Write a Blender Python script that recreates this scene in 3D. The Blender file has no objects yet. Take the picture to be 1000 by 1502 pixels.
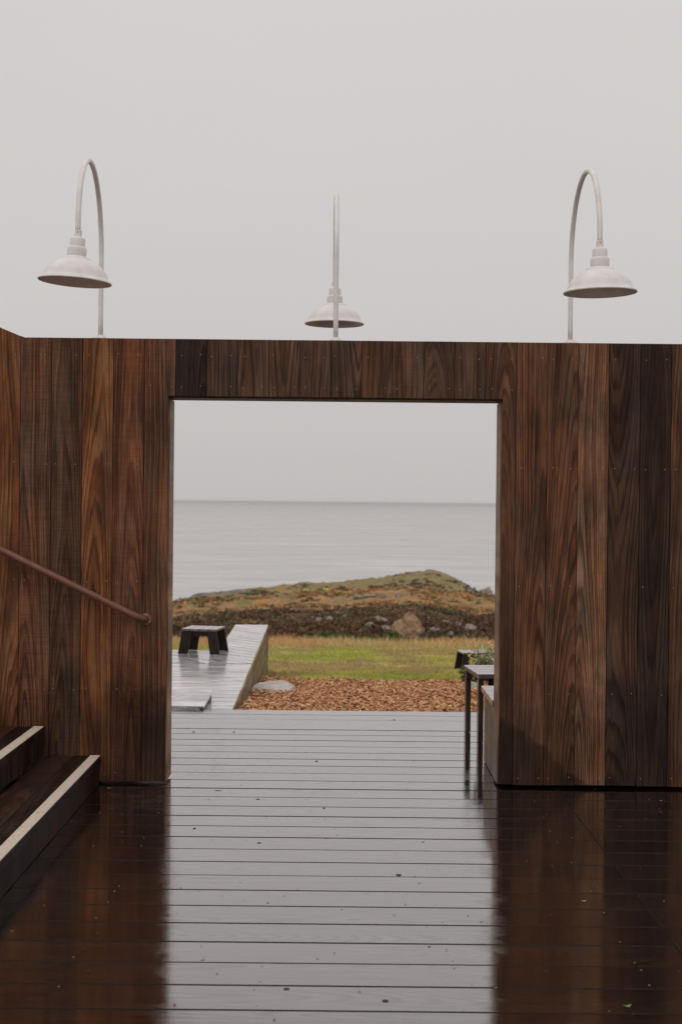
import bpy, bmesh, math, random
import numpy as np
from mathutils import Vector, Matrix, Euler
random.seed(11); rng = np.random.default_rng(11)
S = bpy.context.scene; COL = S.collection
R = math.radians

# ------------------------------------------------------------------ camera
EYE = 1.5
cam_d = bpy.data.cameras.new('camera'); cam = bpy.data.objects.new('camera', cam_d); COL.objects.link(cam)
cam_d.sensor_fit = 'VERTICAL'; cam_d.sensor_height = 36.0; cam_d.lens = 50.0
cam_d.clip_start = 0.05; cam_d.clip_end = 60000
ROLL, PITCH = 0.0102, 14.3/2086
cam.matrix_world = (Matrix.Translation((0, 0, EYE)) @ Matrix.Rotation(math.pi/2-PITCH, 4, 'X') @ Matrix.Rotation(ROLL, 4, 'Z'))
cam_d.dof.use_dof = True; cam_d.dof.focus_distance = 7.5; cam_d.dof.aperture_fstop = 5.0
S.camera = cam

# ------------------------------------------------------------------ sky: even overcast, brighter towards the zenith
W = bpy.data.worlds.new('World'); S.world = W; W.use_nodes = True
wn = W.node_tree; wn.nodes.clear()
def N(nt, t, **kw):
    n = nt.nodes.new(t)
    for k, v in kw.items(): setattr(n, k, v)
    return n
SUN_EL, SUN_AZ = R(48), R(200)
o_ = N(wn, 'ShaderNodeOutputWorld'); bg = N(wn, 'ShaderNodeBackground')
sky = N(wn, 'ShaderNodeTexSky', sky_type='NISHITA'); sky.sun_disc = False
sky.sun_elevation = SUN_EL; sky.sun_rotation = SUN_AZ; sky.dust_density = 5
hs = N(wn, 'ShaderNodeHueSaturation'); hs.inputs['Saturation'].default_value = 0.05; hs.inputs['Value'].default_value = 1.0
tc = N(wn, 'ShaderNodeTexCoord'); sx = N(wn, 'ShaderNodeSeparateXYZ')
ma = N(wn, 'ShaderNodeMath', operation='MAXIMUM'); ma.inputs[1].default_value = 0
mr = N(wn, 'ShaderNodeMapRange'); mr.inputs['From Max'].default_value = 1; mr.inputs['To Min'].default_value = 5.6; mr.inputs['To Max'].default_value = 8.3
nz = N(wn, 'ShaderNodeTexNoise'); nz.inputs['Scale'].default_value = 2.2; nz.inputs['Detail'].default_value = 4
mp = N(wn, 'ShaderNodeMapping'); mp.inputs['Scale'].default_value = (1, 1, 3)
mz = N(wn, 'ShaderNodeMapRange'); mz.inputs['To Min'].default_value = 0.95; mz.inputs['To Max'].default_value = 1.05
mm = N(wn, 'ShaderNodeMath', operation='MULTIPLY')
vm = N(wn, 'ShaderNodeVectorMath', operation='SCALE'); vm.inputs[0].default_value = (1.0, 0.952, 0.940)
mx = N(wn, 'ShaderNodeMix', data_type='RGBA'); mx.inputs['Factor'].default_value = 0.08
L = wn.links.new
L(tc.outputs['Generated'], sx.inputs[0]); L(sx.outputs['Z'], ma.inputs[0]); L(ma.outputs[0], mr.inputs['Value'])
L(tc.outputs['Generated'], mp.inputs[0]); L(mp.outputs[0], nz.inputs['Vector']); L(nz.outputs['Fac'], mz.inputs['Value'])
L(mr.outputs[0], mm.inputs[0]); L(mz.outputs[0], mm.inputs[1]); L(mm.outputs[0], vm.inputs['Scale'])
L(sky.outputs[0], hs.inputs['Color']); L(vm.outputs[0], mx.inputs['A']); L(hs.outputs[0], mx.inputs['B'])
L(mx.outputs['Result'], bg.inputs['Color']); bg.inputs['Strength'].default_value = 0.105
L(bg.outputs[0], o_.inputs['Surface'])
# veiled sun
sd = bpy.data.lights.new('sun', 'SUN'); sd.energy = 0.5; sd.angle = R(50); sd.color = (1, .96, .91)
so = bpy.data.objects.new('sun', sd); COL.objects.link(so); so.location = (0, 0, 40)
az = SUN_AZ
so.rotation_euler = Vector((-math.sin(az)*math.cos(SUN_EL), -math.cos(az)*math.cos(SUN_EL), -math.sin(SUN_EL))).to_track_quat('-Z', 'Y').to_euler()
S.view_settings.view_transform = 'Standard'; S.view_settings.look = 'None'
S.view_settings.exposure = 0.0; S.view_settings.gamma = 1.0; S.view_settings.use_curve_mapping = False

# ------------------------------------------------------------------ node helpers
class G:
    """small wrapper to write node graphs as expressions"""
    def __init__(s, name):
        s.m = bpy.data.materials.new(name); s.m.use_nodes = True; s.t = s.m.node_tree; s.t.nodes.clear()
        s.out = s.t.nodes.new('ShaderNodeOutputMaterial')
    def n(s, t, **kw): return N(s.t, t, **kw)
    def put(s, sock, v):
        if hasattr(v, 'is_output'): s.t.links.new(v, sock)
        elif isinstance(v, (tuple, list)) and sock.type == 'RGBA' and len(v) == 3: sock.default_value = (*v, 1)
        else: sock.default_value = v
    def math(s, op, a, b=None, c=None, clamp=False):
        n = s.n('ShaderNodeMath', operation=op); n.use_clamp = clamp
        for i, v in enumerate((a, b, c)):
            if v is not None: s.put(n.inputs[i], v)
        return n.outputs[0]
    def noise(s, vec=None, scale=5, detail=2, rough=.5, w=None, dim='3D', dist=0):
        n = s.n('ShaderNodeTexNoise', noise_dimensions=dim)
        if vec is not None: s.put(n.inputs['Vector'], vec)
        if w is not None: s.put(n.inputs['W'], w)
        n.inputs['Scale'].default_value = scale; n.inputs['Detail'].default_value = detail
        n.inputs['Roughness'].default_value = rough; n.inputs['Distortion'].default_value = dist
        return n.outputs[0]
    def mapr(s, v, a, b, c, d, smooth=False):
        n = s.n('ShaderNodeMapRange'); n.interpolation_type = 'SMOOTHSTEP' if smooth else 'LINEAR'
        s.put(n.inputs['Value'], v)
        for k, x in zip(('From Min', 'From Max', 'To Min', 'To Max'), (a, b, c, d)): s.put(n.inputs[k], x)
        return n.outputs[0]
    def mix(s, f, a, b, mode='MIX'):
        n = s.n('ShaderNodeMix', data_type='RGBA', blend_type=mode)
        s.put(n.inputs['Factor'], f); s.put(n.inputs['A'], a); s.put(n.inputs['B'], b)
        return n.outputs['Result']
    def scale(s, col, f):
        n = s.n('ShaderNodeVectorMath', operation='SCALE'); s.put(n.inputs[0], col); s.put(n.inputs['Scale'], f); return n.outputs[0]
    def comb(s, x, y, z):
        n = s.n('ShaderNodeCombineXYZ'); s.put(n.inputs[0], x); s.put(n.inputs[1], y); s.put(n.inputs[2], z); return n.outputs[0]
    def sep(s, v):
        n = s.n('ShaderNodeSeparateXYZ'); s.put(n.inputs[0], v); return n.outputs
    def attr(s, name, kind='OBJECT'):
        n = s.n('ShaderNodeAttribute', attribute_type=kind, attribute_name=name); return n
    def obj(s): return s.n('ShaderNodeTexCoord').outputs['Object']
    def pos(s): return s.n('ShaderNodeNewGeometry').outputs['Position']
    def bump(s, h, strength=.3, dist=.01, normal=None):
        n = s.n('ShaderNodeBump'); s.put(n.inputs['Height'], h); n.inputs['Strength'].default_value = strength; n.inputs['Distance'].default_value = dist
        if normal is not None: s.put(n.inputs['Normal'], normal)
        return n.outputs[0]
    def bsdf(s, **kw):
        n = s.n('ShaderNodeBsdfPrincipled')
        for k, v in kw.items(): s.put(n.inputs[k.replace('_', ' ')], v)
        s.t.links.new(n.outputs[0], s.out.inputs['Surface']); return s.m

def wood(name, axis='z', ring=.0075, contrast=.75, wet=False, base=(.1, .06, .035), use_attr=True, saw=False,
         rough=(.45, .7), stains_shade=None, coat=0.0, ior=1.45, bumpk=.35, spec=.5, stretch=1.0, crough=(.01, .04), cbump=.10, vary=0.0, cior=1.75, puddle=False, wmin=.86, aged=False):
    """sawn board: growth rings cut by the board face, fibre, mottling; axis = direction of the grain in the object's own space"""
    g = G(name); X, Y, Z = g.sep(g.obj())[:3]
    lo = {'x': X, 'y': Y, 'z': Z}[axis]
    ac, th = {'z': (X, Y), 'x': (Y, Z), 'y': (X, Z)}[axis]
    seed = g.attr('wood_seed').outputs['Fac'] if use_attr else g.math('MULTIPLY', g.n('ShaderNodeObjectInfo').outputs['Random'], 50)
    n1 = g.noise(w=g.math('MULTIPLY_ADD', lo, .40/stretch, g.math('MULTIPLY', seed, 7.31)), dim='1D', scale=1, detail=.8)
    n2 = g.noise(w=g.math('MULTIPLY_ADD', lo, .9/stretch, g.math('MULTIPLY', seed, 3.17)), dim='1D', scale=1, detail=2)
    n3 = g.noise(vec=g.comb(g.math('MULTIPLY', ac, 13), g.math('MULTIPLY', lo, 1.6/stretch), seed), scale=1, detail=2.5, rough=.5)
    cx = g.math('MULTIPLY', g.math('SUBTRACT', n2, .5), .10)
    off = g.math('MULTIPLY', g.math('SUBTRACT', g.math('FRACT', g.math('MULTIPLY', seed, 1.618)), .5), .17)
    dx = g.math('SUBTRACT', g.math('ADD', ac, off), cx)
    dd = g.math('MULTIPLY_ADD', n1, .42, -.13)
    rr = g.math('SQRT', g.math('ADD', g.math('MULTIPLY', dx, dx), g.math('MULTIPLY_ADD', dd, dd, .0002)))
    n4 = g.noise(vec=g.comb(g.math('MULTIPLY', ac, 48), g.math('MULTIPLY', lo, 1.1), g.math('ADD', seed, 3.0)), scale=1, detail=3)
    rr = g.math('MULTIPLY_ADD', n4, .006, g.math('MULTIPLY_ADD', n3, .022, rr))
    fr = g.math('FRACT', g.math('DIVIDE', rr, ring))
    late = g.math('MULTIPLY', g.mapr(fr, .42, .86, 0.0, 1.0, True), g.mapr(fr, .90, 1.0, 1.0, 0.0))
    patch = g.noise(vec=g.comb(g.math('MULTIPLY', ac, 7), g.math('MULTIPLY', lo, 1.4), g.math('ADD', seed, 9.0)), scale=1, detail=3)
    late = g.math('MULTIPLY', late, g.mapr(patch, .32, .6, .35, 1.0))
    fib = g.noise(vec=g.comb(g.math('MULTIPLY', ac, 340), g.math('MULTIPLY', lo, 6), seed), scale=1, detail=3, rough=.65)
    mott = g.noise(vec=g.comb(g.math('MULTIPLY', ac, 11), g.math('MULTIPLY', lo, 1.9), g.math('ADD', seed, 31.0)), scale=1, detail=5, rough=.62)
    mott2 = g.noise(vec=g.comb(g.math('MULTIPLY', ac, 9), g.math('MULTIPLY', lo, 2.4), g.math('ADD', seed, 71.0)), scale=1, detail=4, rough=.6)
    col = g.attr('wood_color').outputs['Color'] if use_attr else base
    band = g.noise(w=g.math('MULTIPLY_ADD', rr, 55.0, seed), dim='1D', scale=1, detail=2.5)
    dark = g.mix(1.0, col, (.30, .25, .23), 'MULTIPLY')
    heart = g.mix(1.0, col, (.82, .80, .80) if aged else (.66, .42, .32), 'MULTIPLY')
    warm = g.mix(1.0, col, (1.06, 1.0, .97) if aged else (1.28, .92, .68), 'MULTIPLY')
    gry = g.mix(1.0, col, (.93, .96, .98), 'MULTIPLY')
    c = g.mix(g.mapr(mott, .35, .62, 0, 1), gry, warm)
    c = g.mix(g.mapr(band, .47, .58, 0, .75, True), c, heart)
    c = g.mix(g.math('MULTIPLY', late, contrast), c, dark)
    c = g.scale(c, g.mapr(mott2, .32, .66, .52, 1.32))
    c = g.scale(c, g.mapr(fib, .3, .7, .50, 1.48))
    sawh = None
    if saw:
        sk = g.attr('wood_saw').outputs['Fac']
        sn = g.noise(vec=g.comb(g.math('MULTIPLY', ac, 5), g.math('MULTIPLY', lo, 260), seed), scale=1, detail=2, rough=.7)
        sawh = g.math('MULTIPLY', g.math('SUBTRACT', sn, .5), sk)
        c = g.scale(c, g.mapr(sawh, -.2, .2, .62, 1.35))
    if vary: c = g.scale(c, g.mapr(g.n('ShaderNodeObjectInfo').outputs['Random'], 0, 1, 1-vary, 1+vary))
    if stains_shade: c = stains_shade(g, c)
    rg = g.mapr(mott2, .3, .7, rough[0], rough[1])
    h = g.math('ADD', g.math('MULTIPLY', late, .5), g.math('MULTIPLY', fib, .5))
    if sawh is not None: h = g.math('MULTIPLY_ADD', sawh, 1.2, h)
    nrm = g.bump(h, bumpk, .003)
    kw = dict(Base_Color=c, Roughness=rg, Normal=nrm, IOR=ior, Specular_IOR_Level=spec)
    if coat:
        cn = g.noise(vec=g.comb(g.math('MULTIPLY', ac, 110), g.math('MULTIPLY', lo, 1.3), seed), scale=1, detail=4, rough=.6)
        cn2 = g.noise(vec=g.comb(g.math('MULTIPLY', ac, 130), g.math('MULTIPLY', lo, 28), g.math('ADD', seed, 5.0)), scale=1, detail=2)
        wt = g.math('MULTIPLY', g.mapr(g.math('MULTIPLY_ADD', late, -.25, g.math('MULTIPLY_ADD', cn, .35, fib)), .35, .80, wmin, 1.0), coat)
        cr = g.mapr(mott2, .35, .7, crough[0], crough[1]); hh = g.math('MULTIPLY_ADD', cn2, .30, cn)
        if puddle:      # standing film here, wood grain standing out of it there
            pn = g.noise(vec=g.pos(), scale=1.7, detail=4, rough=.6)
            hh = g.math('MULTIPLY', hh, g.mapr(pn, .42, .60, .35, 1.35, True))
        kw.update(Specular_Tint=(1, .90, .94, 1), Coat_Weight=wt, Coat_IOR=cior, Coat_Roughness=cr, Coat_Normal=g.bump(hh, cbump, .003))
    return g.bsdf(**kw)

def wall_stains_shade(g, c):
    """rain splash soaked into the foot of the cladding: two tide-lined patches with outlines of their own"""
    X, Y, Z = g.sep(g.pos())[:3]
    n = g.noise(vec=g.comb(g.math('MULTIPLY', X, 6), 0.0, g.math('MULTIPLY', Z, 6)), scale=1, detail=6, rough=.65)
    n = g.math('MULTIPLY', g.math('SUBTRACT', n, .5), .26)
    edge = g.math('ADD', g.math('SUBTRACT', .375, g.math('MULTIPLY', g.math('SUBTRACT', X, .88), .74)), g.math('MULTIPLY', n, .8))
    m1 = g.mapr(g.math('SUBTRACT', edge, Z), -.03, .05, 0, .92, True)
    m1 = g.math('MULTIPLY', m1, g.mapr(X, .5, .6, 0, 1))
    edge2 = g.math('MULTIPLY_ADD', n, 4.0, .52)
    m2 = g.mapr(g.math('SUBTRACT', edge2, Z), -.18, .18, 0, .85, True)  # broad band: damp board feet plus low-wall shade put into the colour
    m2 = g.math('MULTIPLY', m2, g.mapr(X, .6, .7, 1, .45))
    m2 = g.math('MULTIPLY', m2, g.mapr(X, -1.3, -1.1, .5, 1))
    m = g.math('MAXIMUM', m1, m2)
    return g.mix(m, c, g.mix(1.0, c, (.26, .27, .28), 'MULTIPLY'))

M = {}
M['wall'] = wood('sawn_redwood', 'z', ring=.0098, contrast=.9, saw=True, stains_shade=wall_stains_shade, rough=(.55, .75), spec=.18, stretch=2.3)
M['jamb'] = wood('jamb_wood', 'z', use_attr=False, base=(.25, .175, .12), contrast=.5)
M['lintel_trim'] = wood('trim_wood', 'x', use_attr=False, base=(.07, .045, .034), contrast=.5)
DECKC = (.015, .009, .007)
M['deck'] = wood('wet_deck_wood', 'x', ring=.010, contrast=.6, use_attr=False, base=DECKC, coat=1.0, vary=.5, cbump=.30, ior=2.0, wmin=.62, rough=(.02, .05), bumpk=.04, cior=2.5, puddle=True, crough=(.004, .018))
M['deck_y'] = wood('wet_step_wood', 'y', ring=.010, contrast=.6, use_attr=False, base=(.045, .028, .02), coat=.22, ior=1.4, rough=(.3, .5), bumpk=.15)
M['terrace'] = wood('weathered_terrace_wood', 'x', ring=.010, contrast=.35, use_attr=False, base=(.62, .605, .62), aged=True, coat=1.0, ior=1.5, rough=(.3, .45), bumpk=.10, crough=(.10, .18), vary=.12, cbump=.05, cior=2.0)
M['riser'] = wood('wet_riser_wood', 'y', ring=.010, contrast=.6, use_attr=False, base=(.026, .018, .015), rough=(.5, .7), spec=.12)
M['skirt'] = wood('mossy_skirt_wood', 'y', use_attr=False, base=(.20, .17, .085), contrast=.5)
M['bench'] = wood('dark_bench_wood', 'x', use_attr=False, base=(.16, .14, .14), contrast=.5, coat=1.0, cior=2.0, rough=(.2, .4), bumpk=.12)
M['bench_leg'] = wood('dark_leg_wood', 'z', use_attr=False, base=(.020, .013, .011), contrast=.5, rough=(.45, .6), spec=.3)
M['box_side'] = wood('weathered_panel_wood', 'z', use_attr=False, base=(.15, .11, .08), contrast=.6)
M['stool'] = wood('stool_wood', 'y', use_attr=False, base=(.10, .085, .08), contrast=.4, coat=1.0, rough=(.2, .4), bumpk=.1)
def simple(name, col, rough=.5, var=.2, scale=20, metallic=0, bump=0.0, ior=1.45, **kw):
    g = G(name); n = g.noise(vec=g.obj(), scale=scale, detail=5, rough=.6)
    c = g.scale(col, g.mapr(n, .3, .7, 1-var, 1+var))
    d = dict(Base_Color=c, Roughness=rough, Metallic=metallic, IOR=ior); d.update(kw)
    if bump: d['Normal'] = g.bump(n, bump, .01)
    return g.bsdf(**d)
M['white'] = simple('white_enamel', (.74, .715, .705), .38, .10, 14)
M['shade_in'] = simple('shade_inside', (.62, .54, .47), .5, .12, 12)
M['rail'] = simple('brown_painted_pipe', (.170, .070, .045), .38, .18, 30)
M['screw'] = simple('galvanised_nail', (.33, .29, .26), .45, .3, 200)
M['dark_core'] = simple('dark_framing', (.02, .014, .011), .8)
M['stone'] = simple('pale_stone', (.30, .27, .24), .7, .35, 9, bump=.6)
M['rock'] = simple('lichen_rock', (.27, .225, .18), .85, .45, .9, bump=.8)
M['knot'] = simple('dark_knot', (.012, .008, .006), .6)
M['leaf_orange'] = simple('orange_leaf', (.45, .17, .07), .5)
M['leaf_green'] = simple('green_leaf', (.14, .22, .05), .4)
M['leaf_tan'] = simple('tan_leaf', (.35, .24, .13), .5)
def strip_mat():
    g = G('pale_grip_strip'); p = g.obj()
    n = g.noise(vec=p, scale=60, detail=5, rough=.7); n2 = g.noise(vec=p, scale=6, detail=5, rough=.7)
    c = g.mix(g.mapr(n2, .58, .72, 0, .75), (.66, .56, .46), (.24, .18, .13))
    c = g.scale(c, g.mapr(n, .3, .7, .8, 1.12))
    return g.bsdf(Base_Color=c, Roughness=.6, Normal=g.bump(n, .3, .003))
M['strip'] = strip_mat()
def vcol(name, rough=.8, scale=3.0, var=.35, bump=0, transl=0, spec=.5):
    g = G(name); c = g.attr('Col', 'GEOMETRY').outputs['Color']
    n = g.noise(vec=g.pos(), scale=scale, detail=6, rough=.65)
    c = g.scale(c, g.mapr(n, .3, .7, 1-var, 1+var))
    d = dict(Base_Color=c, Roughness=rough, Specular_IOR_Level=spec)
    if bump: d['Normal'] = g.bump(n, bump, .3)
    return g.bsdf(**d)
M['ground'] = vcol('ground_cover', .9, 1.4, .45, .5, spec=.2)
M['chips'] = vcol('bark_chip', .55, 30, .2)
M['grass'] = vcol('grass_blade', .6, 2, .1, spec=.3)
M['scrub'] = vcol('scrub_leaf', .7, 2, .2, spec=.3)
def sea_mat():
    g = G('sea_water'); p = g.pos(); X, Y, Z = g.sep(p)[:3]
    a = g.noise(vec=g.comb(g.math('MULTIPLY', X, .035), g.math('MULTIPLY', Y, .05), 0.0), scale=1, detail=6, rough=.62)
    b = g.noise(vec=g.comb(g.math('MULTIPLY', X, .0035), g.math('MULTIPLY', Y, .006), 3.0), scale=1, detail=5, rough=.6)
    fo = g.noise(vec=g.comb(g.math('MULTIPLY', X, .05), g.math('MULTIPLY', Y, .03), 7.0), scale=1, detail=6, rough=.7)
    sl = g.math('MULTIPLY', g.mapr(fo, .60, .72, 0, 1), g.mapr(Y, 350, 620, 1, 0))
    c = g.mix(g.math('MULTIPLY', sl, .5), g.mix(g.mapr(b, .35, .65, 0, 1), (.36, .35, .343), (.50, .485, .475)), (.75, .75, .75))
    st_ = g.noise(vec=g.comb(g.math('MULTIPLY', X, .012), g.math('MULTIPLY', Y, .035), 5.0), scale=1, detail=7, rough=.7)
    c = g.scale(c, g.mapr(st_, .35, .65, .72, 1.25))
    h = g.math('ADD', a, g.math('MULTIPLY', b, 2.0))
    return g.bsdf(Base_Color=c, Roughness=g.mapr(b, .35, .65, .12, .24), IOR=1.33, Normal=g.bump(h, .35, .7))
M['sea'] = sea_mat()

# ------------------------------------------------------------------ object helpers
def tag(o, label, cat=None, group=None, kind=None):
    o['label'] = label
    if cat: o['category'] = cat
    if group: o['group'] = group
    if kind: o['kind'] = kind
    return o
def empty(name, loc=(0, 0, 0), rz=0):
    o = bpy.data.objects.new(name, None); COL.objects.link(o); o.location = loc; o.rotation_euler = (0, 0, rz); o.empty_display_size = .1; return o
def link(name, me, mat, parent=None, loc=(0, 0, 0), rot=(0, 0, 0)):
    o = bpy.data.objects.new(name, me); COL.objects.link(o)
    if mat is not None and not me.materials: me.materials.append(mat)
    o.parent = parent; o.location = loc; o.rotation_euler = rot; return o
def bm_mesh(bm, name, smooth=False):
    me = bpy.data.meshes.new(name); bm.normal_update(); bm.to_mesh(me); bm.free()
    if smooth: me.polygons.foreach_set('use_smooth', [True]*len(me.polygons))
    return me
def box_mesh(name, sx, sy, sz, bev=.003, ctr=(0, 0, 0)):
    bm = bmesh.new(); bmesh.ops.create_cube(bm, size=1)
    for v in bm.verts: v.co = Vector((v.co.x*sx+ctr[0], v.co.y*sy+ctr[1], v.co.z*sz+ctr[2]))
    if bev: bmesh.ops.bevel(bm, geom=bm.edges[:], offset=bev, segments=1, affect='EDGES', profile=.5)
    return bm_mesh(bm, name)
def prism_mesh(name, pts, y0, y1, bev=.003, plane='xz'):
    """polygon in the xz (or xy) plane, extruded between y0 and y1 (or z0 and z1)"""
    bm = bmesh.new()
    mk = (lambda p, d: (p[0], d, p[1])) if plane == 'xz' else (lambda p, d: (p[0], p[1], d))
    a = [bm.verts.new(mk(p, y0)) for p in pts]; b = [bm.verts.new(mk(p, y1)) for p in pts]
    bm.faces.new(a); bm.faces.new(b[::-1]); n = len(pts)
    for i in range(n): bm.faces.new((a[i], b[i], b[(i+1) % n], a[(i+1) % n]))
    bmesh.ops.recalc_face_normals(bm, faces=bm.faces[:])
    if bev: bmesh.ops.bevel(bm, geom=bm.edges[:], offset=bev, segments=1, affect='EDGES', profile=.5)
    return bm_mesh(bm, name)
def tube_mesh(name, path, r, seg=14, cap=True):
    bm = bmesh.new(); rings = []; path = [Vector(p) for p in path]; up = None
    for i, p in enumerate(path):
        t = (path[min(i+1, len(path)-1)]-path[max(i-1, 0)]).normalized()
        if up is None:
            up = Vector((1, 0, 0)) if abs(t.x) < .9 else Vector((0, 0, 1))
        side = t.cross(up).normalized(); up = side.cross(t).normalized()
        rings.append([bm.verts.new(p+(side*math.cos(2*math.pi*k/seg)+up*math.sin(2*math.pi*k/seg))*r) for k in range(seg)])
    for a, b in zip(rings, rings[1:]):
        for k in range(seg): bm.faces.new((a[k], a[(k+1) % seg], b[(k+1) % seg], b[k]))
    if cap: bm.faces.new(rings[0][::-1]); bm.faces.new(rings[-1])
    bmesh.ops.recalc_face_normals(bm, faces=bm.faces[:])
    return bm_mesh(bm, name, True)
def lathe_mesh(name, prof, seg=48, smooth=True):
    bm = bmesh.new(); rings = []
    for r, z in prof:
        rings.append([bm.verts.new((r*math.cos(2*math.pi*k/seg), r*math.sin(2*math.pi*k/seg), z)) for k in range(seg)] if r > 1e-5 else [bm.verts.new((0, 0, z))])
    for a, b in zip(rings, rings[1:]):
        for k in range(seg):
            k2 = (k+1) % seg
            if len(a) == 1: bm.faces.new((a[0], b[k2], b[k]))
            elif len(b) == 1: bm.faces.new((a[k], a[k2], b[0]))
            else: bm.faces.new((a[k], a[k2], b[k2], b[k]))
    bmesh.ops.recalc_face_normals(bm, faces=bm.faces[:])
    for e in bm.edges:
        if len(e.link_faces) == 2 and e.calc_face_angle(0) > .62: e.smooth = False
    return bm_mesh(bm, name, smooth)
def np_mesh(name, V, F, col=None):
    """V (n,3), F (m,k) all faces of k corners, col (n,3) per vertex"""
    V = np.asarray(V, np.float32); F = np.asarray(F, np.int32); me = bpy.data.meshes.new(name); k = F.shape[1]
    me.vertices.add(len(V)); me.vertices.foreach_set('co', V.ravel())
    me.loops.add(F.size); me.loops.foreach_set('vertex_index', F.ravel())
    me.polygons.add(len(F)); me.polygons.foreach_set('loop_start', np.arange(0, F.size, k, dtype=np.int32))
    me.update(calc_edges=True)
    if col is not None:
        a = me.color_attributes.new('Col', 'FLOAT_COLOR', 'POINT'); c = np.ones((len(V), 4), np.float32); c[:, :3] = col; a.data.foreach_set('color', c.ravel())
    return me
def hash2(i, j, s):
    v = np.sin(i*127.1+j*311.7+s*74.7)*43758.5453; return v-np.floor(v)
def vnoise(x, y, s=0.0):
    xi, yi = np.floor(x), np.floor(y); fx, fy = x-xi, y-yi; fx = fx*fx*(3-2*fx); fy = fy*fy*(3-2*fy)
    return (hash2(xi, yi, s)*(1-fx)+hash2(xi+1, yi, s)*fx)*(1-fy)+(hash2(xi, yi+1, s)*(1-fx)+hash2(xi+1, yi+1, s)*fx)*fy
def fbm(x, y, s=0.0, o=4):
    t, a, n = 0, .5, 0
    for k in range(o): t = t+a*vnoise(x*2**k, y*2**k, s+k*13.7); n += a; a *= .5
    return t/n

# ------------------------------------------------------------------ terrain: meadow, scrub bank, heath and headland
SEA = -30.0
def zof(y, d): return EYE-(y-737.0)*d/2086.0
PX = np.array([-500, -150, 100, 200, 250, 300, 350, 400, 450, 500, 550, 600, 640, 680, 700, 712, 725, 760, 850, 1000, 1500], float)
def sec(d, ys): return d, PX, np.array([zof(y, d) for y in ys])
sections = [
 sec(130, [960]*21),
 sec(146, [952]*21),
 sec(153, [930, 930, 930, 930, 930, 928, 926, 924, 922, 921, 920, 920, 921, 923, 924, 924, 925, 926, 926, 926, 926]),
 sec(164, [915, 915, 914, 913, 912, 908, 905, 902, 900, 898, 895, 894, 898, 903, 904, 904, 904, 903, 902, 902, 902]),
 sec(175, [912, 912, 911, 910, 909, 905, 901, 898, 895, 893, 890, 889, 892, 897, 899, 899, 899, 898, 897, 897, 897]),
 sec(230, [910, 910, 908, 905, 902, 897, 892, 888, 884, 882, 879, 877, 879, 883, 886, 887, 888, 890, 892, 892, 892]),
 sec(300, [920, 918, 912, 904, 898, 891, 885, 881, 876, 872, 869, 867, 868, 872, 878, 882, 886, 892, 900, 905, 905]),
 sec(350, [925, 920, 915, 906, 895, 886, 880, 876, 871, 867, 864, 861, 860, 866, 873, 879, 888, 898, 906, 910, 910]),
 sec(400, [925, 920, 915, 905, 892, 880, 876, 871, 863, 861, 857, 851, 846, 859, 870, 879, 888, 898, 906, 910, 910]),
 sec(430, [925, 920, 915, 904, 893, 876, 868, 865, 858, 856, 851, 843, 839, 856, 868, 878, 890, 900, 906, 910, 910]),
 sec(450, [925, 920, 915, 904, 896, 882, 874, 868, 862, 860, 856, 850, 847, 862, 874, 884, 892, 900, 906, 910, 910]),
 sec(500, [925]*21)]
def near_z(d):
    return np.interp(d, [-40, 9.6, 10.05, 10.25, 36, 42, 60, 95, 130], [-.3, -.3, -.16, -.035, -2.09, -3.0, -7.5, -12.5, zof(960, 130)])
def terrain_z(X, Y):
    X = np.asarray(X, float); Y = np.asarray(Y, float); Z = near_z(Y)
    far = Y >= 130
    if far.any():
        ds = np.array([s[0] for s in sections]); px = 500+X*2086/np.maximum(Y, 1)
        zs = np.stack([np.interp(px, s[1], s[2]) for s in sections])
        k = np.clip(np.searchsorted(ds, Y)-1, 0, len(ds)-2); t = np.clip((Y-ds[k])/(ds[k+1]-ds[k]), 0, 1)
        idx = np.indices(Y.shape); a = np.take_along_axis(zs, k[None], 0)[0]; b = np.take_along_axis(zs, (k+1)[None], 0)[0]
        zf = a*(1-t)+b*t
        zf = zf-np.clip((Y-500)/60, 0, 1)*12
        amp = np.clip((Y-130)/20, 0, 1)
        zf = zf+amp*((fbm(X/7, Y/9, 3)-.5)*1.1+(fbm(X/2.2, Y/2.5, 5)-.5)*.5)
        zf = zf+np.clip((Y-180)/40, 0, 1)*((1-np.abs(fbm(X/14, Y/22, 17)-.5)*2)**3-.4)*2.2
        rocky = np.clip((Y-385)/25, 0, 1)
        zf = zf+rocky*(np.abs(fbm(X/4, Y/6, 8)-.5)*2.6-.5)
        Z = np.where(far, zf, Z)
    Z = Z+np.clip((Y-10.6)/2, 0, 1)*np.clip((130-Y)/40, 0, 1)*((fbm(X*.8, Y*.5, 1)-.5)*.10+(fbm(X*2.5, Y*2, 2)-.5)*.03)
    return Z
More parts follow.
